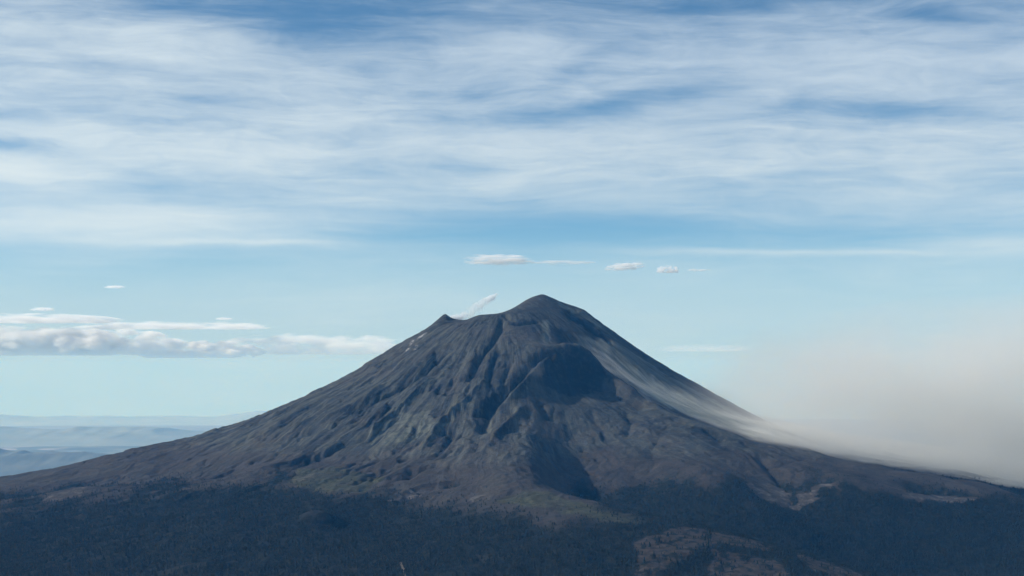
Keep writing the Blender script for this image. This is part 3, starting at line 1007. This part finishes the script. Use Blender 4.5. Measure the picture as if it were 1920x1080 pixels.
# ------------------------------------------------------------------ clouds, steam and blown ash: volumes with a hull of their own
def hull(name, st, segs=28, power=2.4, rough=0.0, seed=1.0):
    """closed hull lofted through stations (x, y, z, half depth, half height)"""
    st = np.array(st, float)
    t = np.linspace(0, len(st) - 1, max(24, len(st) * 5)); S = np.stack([np.interp(t, np.arange(len(st)), st[:, k]) for k in range(5)], -1)
    th = np.linspace(0, 2 * math.pi, segs, endpoint=False)
    cy = np.sign(np.cos(th)) * np.abs(np.cos(th)) ** (2 / power); cz = np.sign(np.sin(th)) * np.abs(np.sin(th)) ** (2 / power)
    k = np.ones((len(S), segs))
    if rough:
        k += rough * gnoise(np.arange(len(S))[:, None] * 0.7 + seed * 9, np.abs(th - math.pi)[None] * 1.6 + seed * 5)
    co = np.stack([np.repeat(S[:, :1], segs, 1), S[:, 1:2] + S[:, 3:4] * cy * k, S[:, 2:3] + S[:, 4:5] * cz * k], -1).reshape(-1, 3)
    n = len(S)
    q = [(i * segs + j, i * segs + (j + 1) % segs, (i + 1) * segs + (j + 1) % segs, (i + 1) * segs + j) for i in range(n - 1) for j in range(segs)]
    tris = [(a, b, c) for a, b, c, d in q] + [(a, c, d) for a, b, c, d in q]
    e0, e1 = len(co), len(co) + 1
    co = np.vstack([co, S[0, :3], S[-1, :3]])
    tris += [(e0, (j + 1) % segs, j) for j in range(segs)] + [(e1, (n - 1) * segs + j, (n - 1) * segs + (j + 1) % segs) for j in range(segs)]
    tris = np.array(tris)
    a, b, c = co[tris[:, 0]], co[tris[:, 1]], co[tris[:, 2]]
    if np.einsum('ij,ij->i', a - S[0, :3], np.cross(b - S[0, :3], c - S[0, :3])).sum() < 0:
        tris = tris[:, ::-1]
    return raw_mesh(name, co, tris, [], smooth=True)


def volume_output(g, density, color, aniso=0.0, absorb=None):
    pv = g.n('ShaderNodeVolumePrincipled', ins={'Color': color, 'Density': density, 'Anisotropy': aniso})
    if absorb: pv.inputs['Absorption Color'].default_value = absorb
    g.n('ShaderNodeOutputMaterial', ins={'Volume': pv.outputs[0]})


def cloud(px0, px1, py, hpx, Y, label, group=None, dens=3.0, tilt=0.0, fluff=0.5, seed=1.0, depth=None, flat=False, puff=1.0, wisp=1.5, soft=0.5, name='cloud', cat='cloud'):
    """one cloud between two columns of the picture: hpx half height, Y metres away"""
    k = Y / F
    c = P((px0 + px1) / 2, py, Y)
    hx, hz = (px1 - px0) / 2 * k, hpx * k
    hy = depth or max(hx * 0.5, hz * 1.5)
    st = [(hx * s, 0, tilt * hz * s, hy * max(0.05, math.sqrt(max(0, 1 - s * s))), hz * 1.1 * max(0.08, (1 - s * s) ** 0.5)) for s in np.linspace(-1, 1, 9)]
    me = hull(name, st, 24, 2.2, 0.15, seed)
    o = bpy.data.objects.new(name, me); COL.objects.link(o)
    o.location = (c[0], c[1], c[2] + CAMZ)
    mt, g = new_mat('cloud_vapour')
    p = g.n('ShaderNodeTexCoord').outputs['Object']
    q = g.vm('MULTIPLY', p, (1 / hx, 1 / hy, 1 / hz))
    qx, qy, qz = g.sep(q)
    qz = g.sub(qz, g.mul(qx, tilt))
    ax = g.m('POWER', g.m('ABSOLUTE', qx), 3.0)
    r2 = g.add(g.add(g.mul(ax, ax) if flat else g.mul(qx, qx), g.mul(qy, qy)), g.mul(qz, qz))
    sp = g.vm('ADD', g.vm('MULTIPLY', p, (1 / (hz * puff * wisp), 1 / (hz * puff * 1.5), 1 / (hz * puff))), (seed * 13.7, seed * 3.1, 0))
    nz_ = g.noise(sp, 1.0, 6.0, 0.62)
    vo_ = g.n('ShaderNodeTexVoronoi', feature='SMOOTH_F1', ins={'Vector': sp, 'Scale': 1.2, 'Smoothness': 0.35}).outputs['Distance']
    f = g.sub(g.add(g.add(g.sub(1.0, r2), g.mul(g.sub(nz_, 0.5), fluff * 5)), g.mul(g.sub(0.5, vo_), fluff * 2.2)), 0.25)
    d = g.mul(g.smooth(f, 0.0, soft), dens / (2 * hz))
    if flat:
        d = g.mul(d, g.smooth(qz, -0.55, -0.40))
    volume_output(g, d, rgb(.995, .995, .99), 0.1)
    me.materials.append(mt)
    mt.cycles.volume_step_rate = max(0.03, min(1.0, hz * 0.22 / (0.2 * math.sqrt(hx * hx + hy * hy + hz * hz))))
    tag(o, label, cat, group)
    return o
cloud(858, 1008, 488, 11.5, 60000., 'brightest small white wisp cloud above the left side of the summit', seed=1.0, fluff=1.15, dens=4.0, puff=0.5, wisp=7.0, soft=1.6, depth=450.)
cloud(985, 1125, 492, 5, 60000., 'thin white streak cloud trailing right from the brightest wisp above the summit', seed=2.0, fluff=0.8, dens=2.0, puff=0.8, wisp=12.0, soft=1.5, depth=250.)
cloud(1130, 1214, 500, 8, 60000., 'small white lens shaped cloud right above the summit with an upturned right tip', seed=3.0, tilt=0.45, fluff=1.1, dens=4.0, puff=0.55, wisp=4.5, soft=1.5, depth=300.)
cloud(1228, 1276, 507, 9, 60000., 'small white hump shaped cloud, roundest of the row above the summit', seed=4.0, fluff=1.0, dens=4.0, puff=0.6, wisp=2.0, soft=1.4, depth=300., flat=True)
cloud(1284, 1334, 506, 3.5, 60000., 'faint short cloud streak at the right end of the row above the summit', seed=5.0, fluff=0.5, dens=0.6, puff=2.0, depth=200.)

# blown ash
DUST_X = [330, 480, 650, 900, 1100, 1234, 1500, 1697, 2083, 2854, 3703, 5000, 7000, 9500]
def ztop(x): return 470 - 620 * math.exp(-(x - 1100) / 900.0)
def zbot(x): return float(np.interp(x, [300, 560, 880, 1289, 1890, 2324, 2900, 5000, 9500], [150, 45, -190, -371, -515, -613, -690, -1000, -1500]))
st = [(x, 12300 + 0.05 * max(0, x - 1500), (max(ztop(x), zbot(x) + 140) + 120 + zbot(x) - 160) / 2, np.interp(x, [330, 1500, 3000, 9500], [420, 950, 1300, 1900]),
       (max(ztop(x), zbot(x) + 140) + 120 - zbot(x) + 160) / 2) for x in DUST_X]
me = hull('ash_cloud', st, 36, 3.0)
o = bpy.data.objects.new('ash_cloud', me); COL.objects.link(o); o.location.z = CAMZ
mt, g = new_mat('blown_ash')
p = g.n('ShaderNodeTexCoord').outputs['Object']
x, y, z = g.sep(p)
zt = g.sub(470.0, g.mul(620.0, g.m('EXPONENT', g.mul(g.sub(x, 1100.0), -1 / 900.0))))
fc = g.n('ShaderNodeFloatCurve')
cv = fc.mapping.curves[0]
fx_ = [300, 560, 880, 1289, 1890, 2324, 2900, 5000, 9500]
pts = [((a - 300) / 9200.0, (zbot(a) + 1500) / 1600.0) for a in fx_]
cv.points[0].location = pts[0]; cv.points[1].location = pts[-1]
for a in pts[1:-1]: cv.points.new(*a)
fc.mapping.update()
g.put(fc.inputs['Value'], g.lin(x, 300, 9500))
zg = g.sub(g.mul(fc.outputs[0], 1600.0), 1500.0)
n1 = g.noise(g.vm('MULTIPLY', p, (1 / 700., 1 / 700., 1 / 380.)), 1.0, 4.0, 0.55)
body = g.smooth(g.add(g.sub(zt, z), g.mul(g.sub(n1, 0.5), 420.0)), -240.0, 900.0)
body = g.mul(body, g.smooth(x, 800, 1950))
body = g.mul(body, g.mul(g.smooth(n1, 0.28, 0.66, 0.4, 1.5), g.smooth(g.noise(g.vm('ADD', g.vm('MULTIPLY', p, (1 / 900., 1 / 900., 1 / 300.)), (11, 2, 5)), 1.0, 3.0, 0.5), 0.30, 0.62, 0.5, 1.4)))
hgt = g.sub(z, zg)
n2 = g.noise(g.comb(g.add(g.mul(x, 1 / 520.), 3.0), g.add(g.mul(y, 1 / 150.), 7.0), g.mul(hgt, 1 / 60.)), 1.0, 4.0, 0.6)   # wisps run down the slope
shelt = g.mul(g.smooth(hgt, 330.0, 60.0), g.smooth(x, 2300, 3000))     # thinner behind the low right ridge
body = g.mul(body, g.sub(1.0, g.mul(shelt, 0.25)))
hug = g.mul(g.smooth(hgt, 170.0, 10.0), g.smooth(n2, 0.44, 0.63))
hug = g.mul(hug, g.smooth(x, 300, 850))
dens = g.add(g.mul(body, 1.25e-3), g.mul(g.mul(hug, g.smooth(x, 1300, 2100, 1.3, 3.2)), 4.0e-3))
volume_output(g, dens, rgb(.905, .905, .872), 0.1)
me.materials.append(mt)
mt.cycles.volume_step_rate = 0.8
tag(o, 'grey beige cloud of blown ash drifting right off the right flank', 'ash cloud', kind='stuff')

# steam over the crater lip
c0 = P(846, 598, 12330.); c1 = P(934, 556, 12330.)
st = [(-25, 0, -2, 14, 14), (0, 0, 4, 40, 32), (60, 0, 12, 60, 36), (130, 0, 45, 60, 50), (200, 0, 82, 55, 52), (270, 0, 118, 45, 48), (320, 0, 152, 32, 36), (345, 0, 170, 8, 10)]
me = hull('steam_plume', st, 24, 2.0, 0.2, 3.0)
o = bpy.data.objects.new('steam_plume', me); COL.objects.link(o); o.location = (c0[0], c0[1], c0[2] + CAMZ)
mt, g = new_mat('steam')
p = g.n('ShaderNodeTexCoord').outputs['Object']
x, y, z = g.sep(p)
axis = g.add(g.mul(g.smooth(x, 20, 400, 0.0, 1.0), 215.0), 4.0)
wd = g.smooth(x, -20, 160, 28.0, 64.0)
wd = g.mul(wd, g.smooth(x, 400, 240, 0.45, 1.0))
dz = g.div(g.sub(z, axis), wd); dy = g.div(y, 45.0)
nn = g.noise(g.vm('MULTIPLY', p, (1 / 45., 1 / 45., 1 / 40.)), 1.0, 4.0, 0.6)
f = g.add(g.sub(1.0, g.add(g.mul(dz, dz), g.mul(dy, dy))), g.mul(g.sub(nn, 0.5), 3.2))
gain = g.add(g.smooth(x, 110, 20, 0.25, 1.0), g.mul(g.smooth(x, 200, 290), 0.6))
volume_output(g, g.mul(g.mul(g.smooth(f, 0.0, 2.0), gain), 0.11), rgb(.95, .985, 1.0), 0.0)
me.materials.append(mt)
mt.cycles.volume_step_rate = 0.4
tag(o, 'thin white steam plume drifting right from the notch in the crater rim', 'steam')

# ------------------------------------------------------------------ the air
HX, HY0, HY1 = 200000.0, -25000.0, 192000.0
me = bpy.data.meshes.new('haze')
zb, zt_ = -GR ** 2 / (2 * RE) - 60, CAMZ + 640
v = [(sx * HX, yy, zz) for zz in (zb, zt_) for yy in (HY0, HY1) for sx in (-1, 1)]
me.from_pydata(v, [], [(0, 2, 3, 1), (4, 5, 7, 6), (0, 1, 5, 4), (2, 6, 7, 3), (0, 4, 6, 2), (1, 3, 7, 5)])
me.update()
mt, g = new_mat('air')
volume_output(g, HAZE_D, HAZE_C, 0.0, HAZE_A)
me.materials.append(mt)
o = bpy.data.objects.new('haze', me); COL.objects.link(o)
tag(o, 'blue haze in the air between the viewer and the far plain', 'haze', kind='stuff')

# cumulus bank far beyond the plain
BANK = 'cloud bank'
cloud(-260, 370, 648, 36, 205000., 'long white cumulus bank with a flat blue underside at the far left', seed=11.0, dens=9.0, fluff=1.1, puff=0.7, wisp=2.6, soft=0.9, depth=3000., flat=True, name='cloud_bank', cat=BANK)
cloud(250, 500, 660, 22, 207000., 'lower broken white cumulus just right of the long bank', seed=12.0, dens=7.0, fluff=1.15, puff=0.7, wisp=2.6, soft=0.9, depth=2200., flat=True, name='cloud_bank', cat=BANK)
cloud(380, 800, 652, 26, 209000., 'fading pale cumulus bank that ends at the left flank of the volcano', seed=13.0, dens=4.0, fluff=1.1, puff=0.7, wisp=3.5, soft=1.2, depth=2400., flat=True, name='cloud_bank', cat=BANK)
cloud(-200, 240, 600, 12, 206000., 'thin flat white cloud layer floating over the long cumulus bank', seed=14.0, dens=3.0, fluff=1.0, puff=0.8, wisp=7.0, soft=1.3, depth=3000., flat=True)
cloud(130, 520, 613, 10, 208000., 'thin pale cloud streak over the middle of the cumulus bank', seed=15.0, dens=2.6, fluff=1.0, puff=0.8, wisp=8.0, soft=1.3, depth=2500., flat=True)
cloud(193, 238, 538, 3, 200000., 'tiny white streak cloud floating alone high on the left', seed=16.0, dens=1.6, fluff=0.7, puff=1.0, wisp=5.0, soft=1.2, depth=1500.)
cloud(52, 108, 580, 4, 200000., 'tiny white streak cloud just above the flat layer at the far left', seed=17.0, dens=1.6, fluff=0.7, puff=1.0, wisp=5.0, soft=1.2, depth=1500.)
cloud(402, 438, 598, 3.5, 200000., 'tiny white streak cloud above the right half of the cumulus bank', seed=18.0, dens=1.4, fluff=0.7, puff=1.0, wisp=5.0, soft=1.2, depth=1500.)
cloud(1225, 1420, 655, 9, 205000., 'faint row of pale clouds beyond the right flank', seed=19.0, dens=0.45, fluff=2.4, puff=0.45, wisp=2.5, soft=2.5, depth=2500., flat=True)

scene.cycles.volume_bounces = 7
scene.cycles.max_bounces = 9
scene.cycles.adaptive_threshold = 0.02
scene.cycles.use_denoising = True
scene.cycles.volume_max_steps = 512
print('done', round(time.time() - T0, 1))
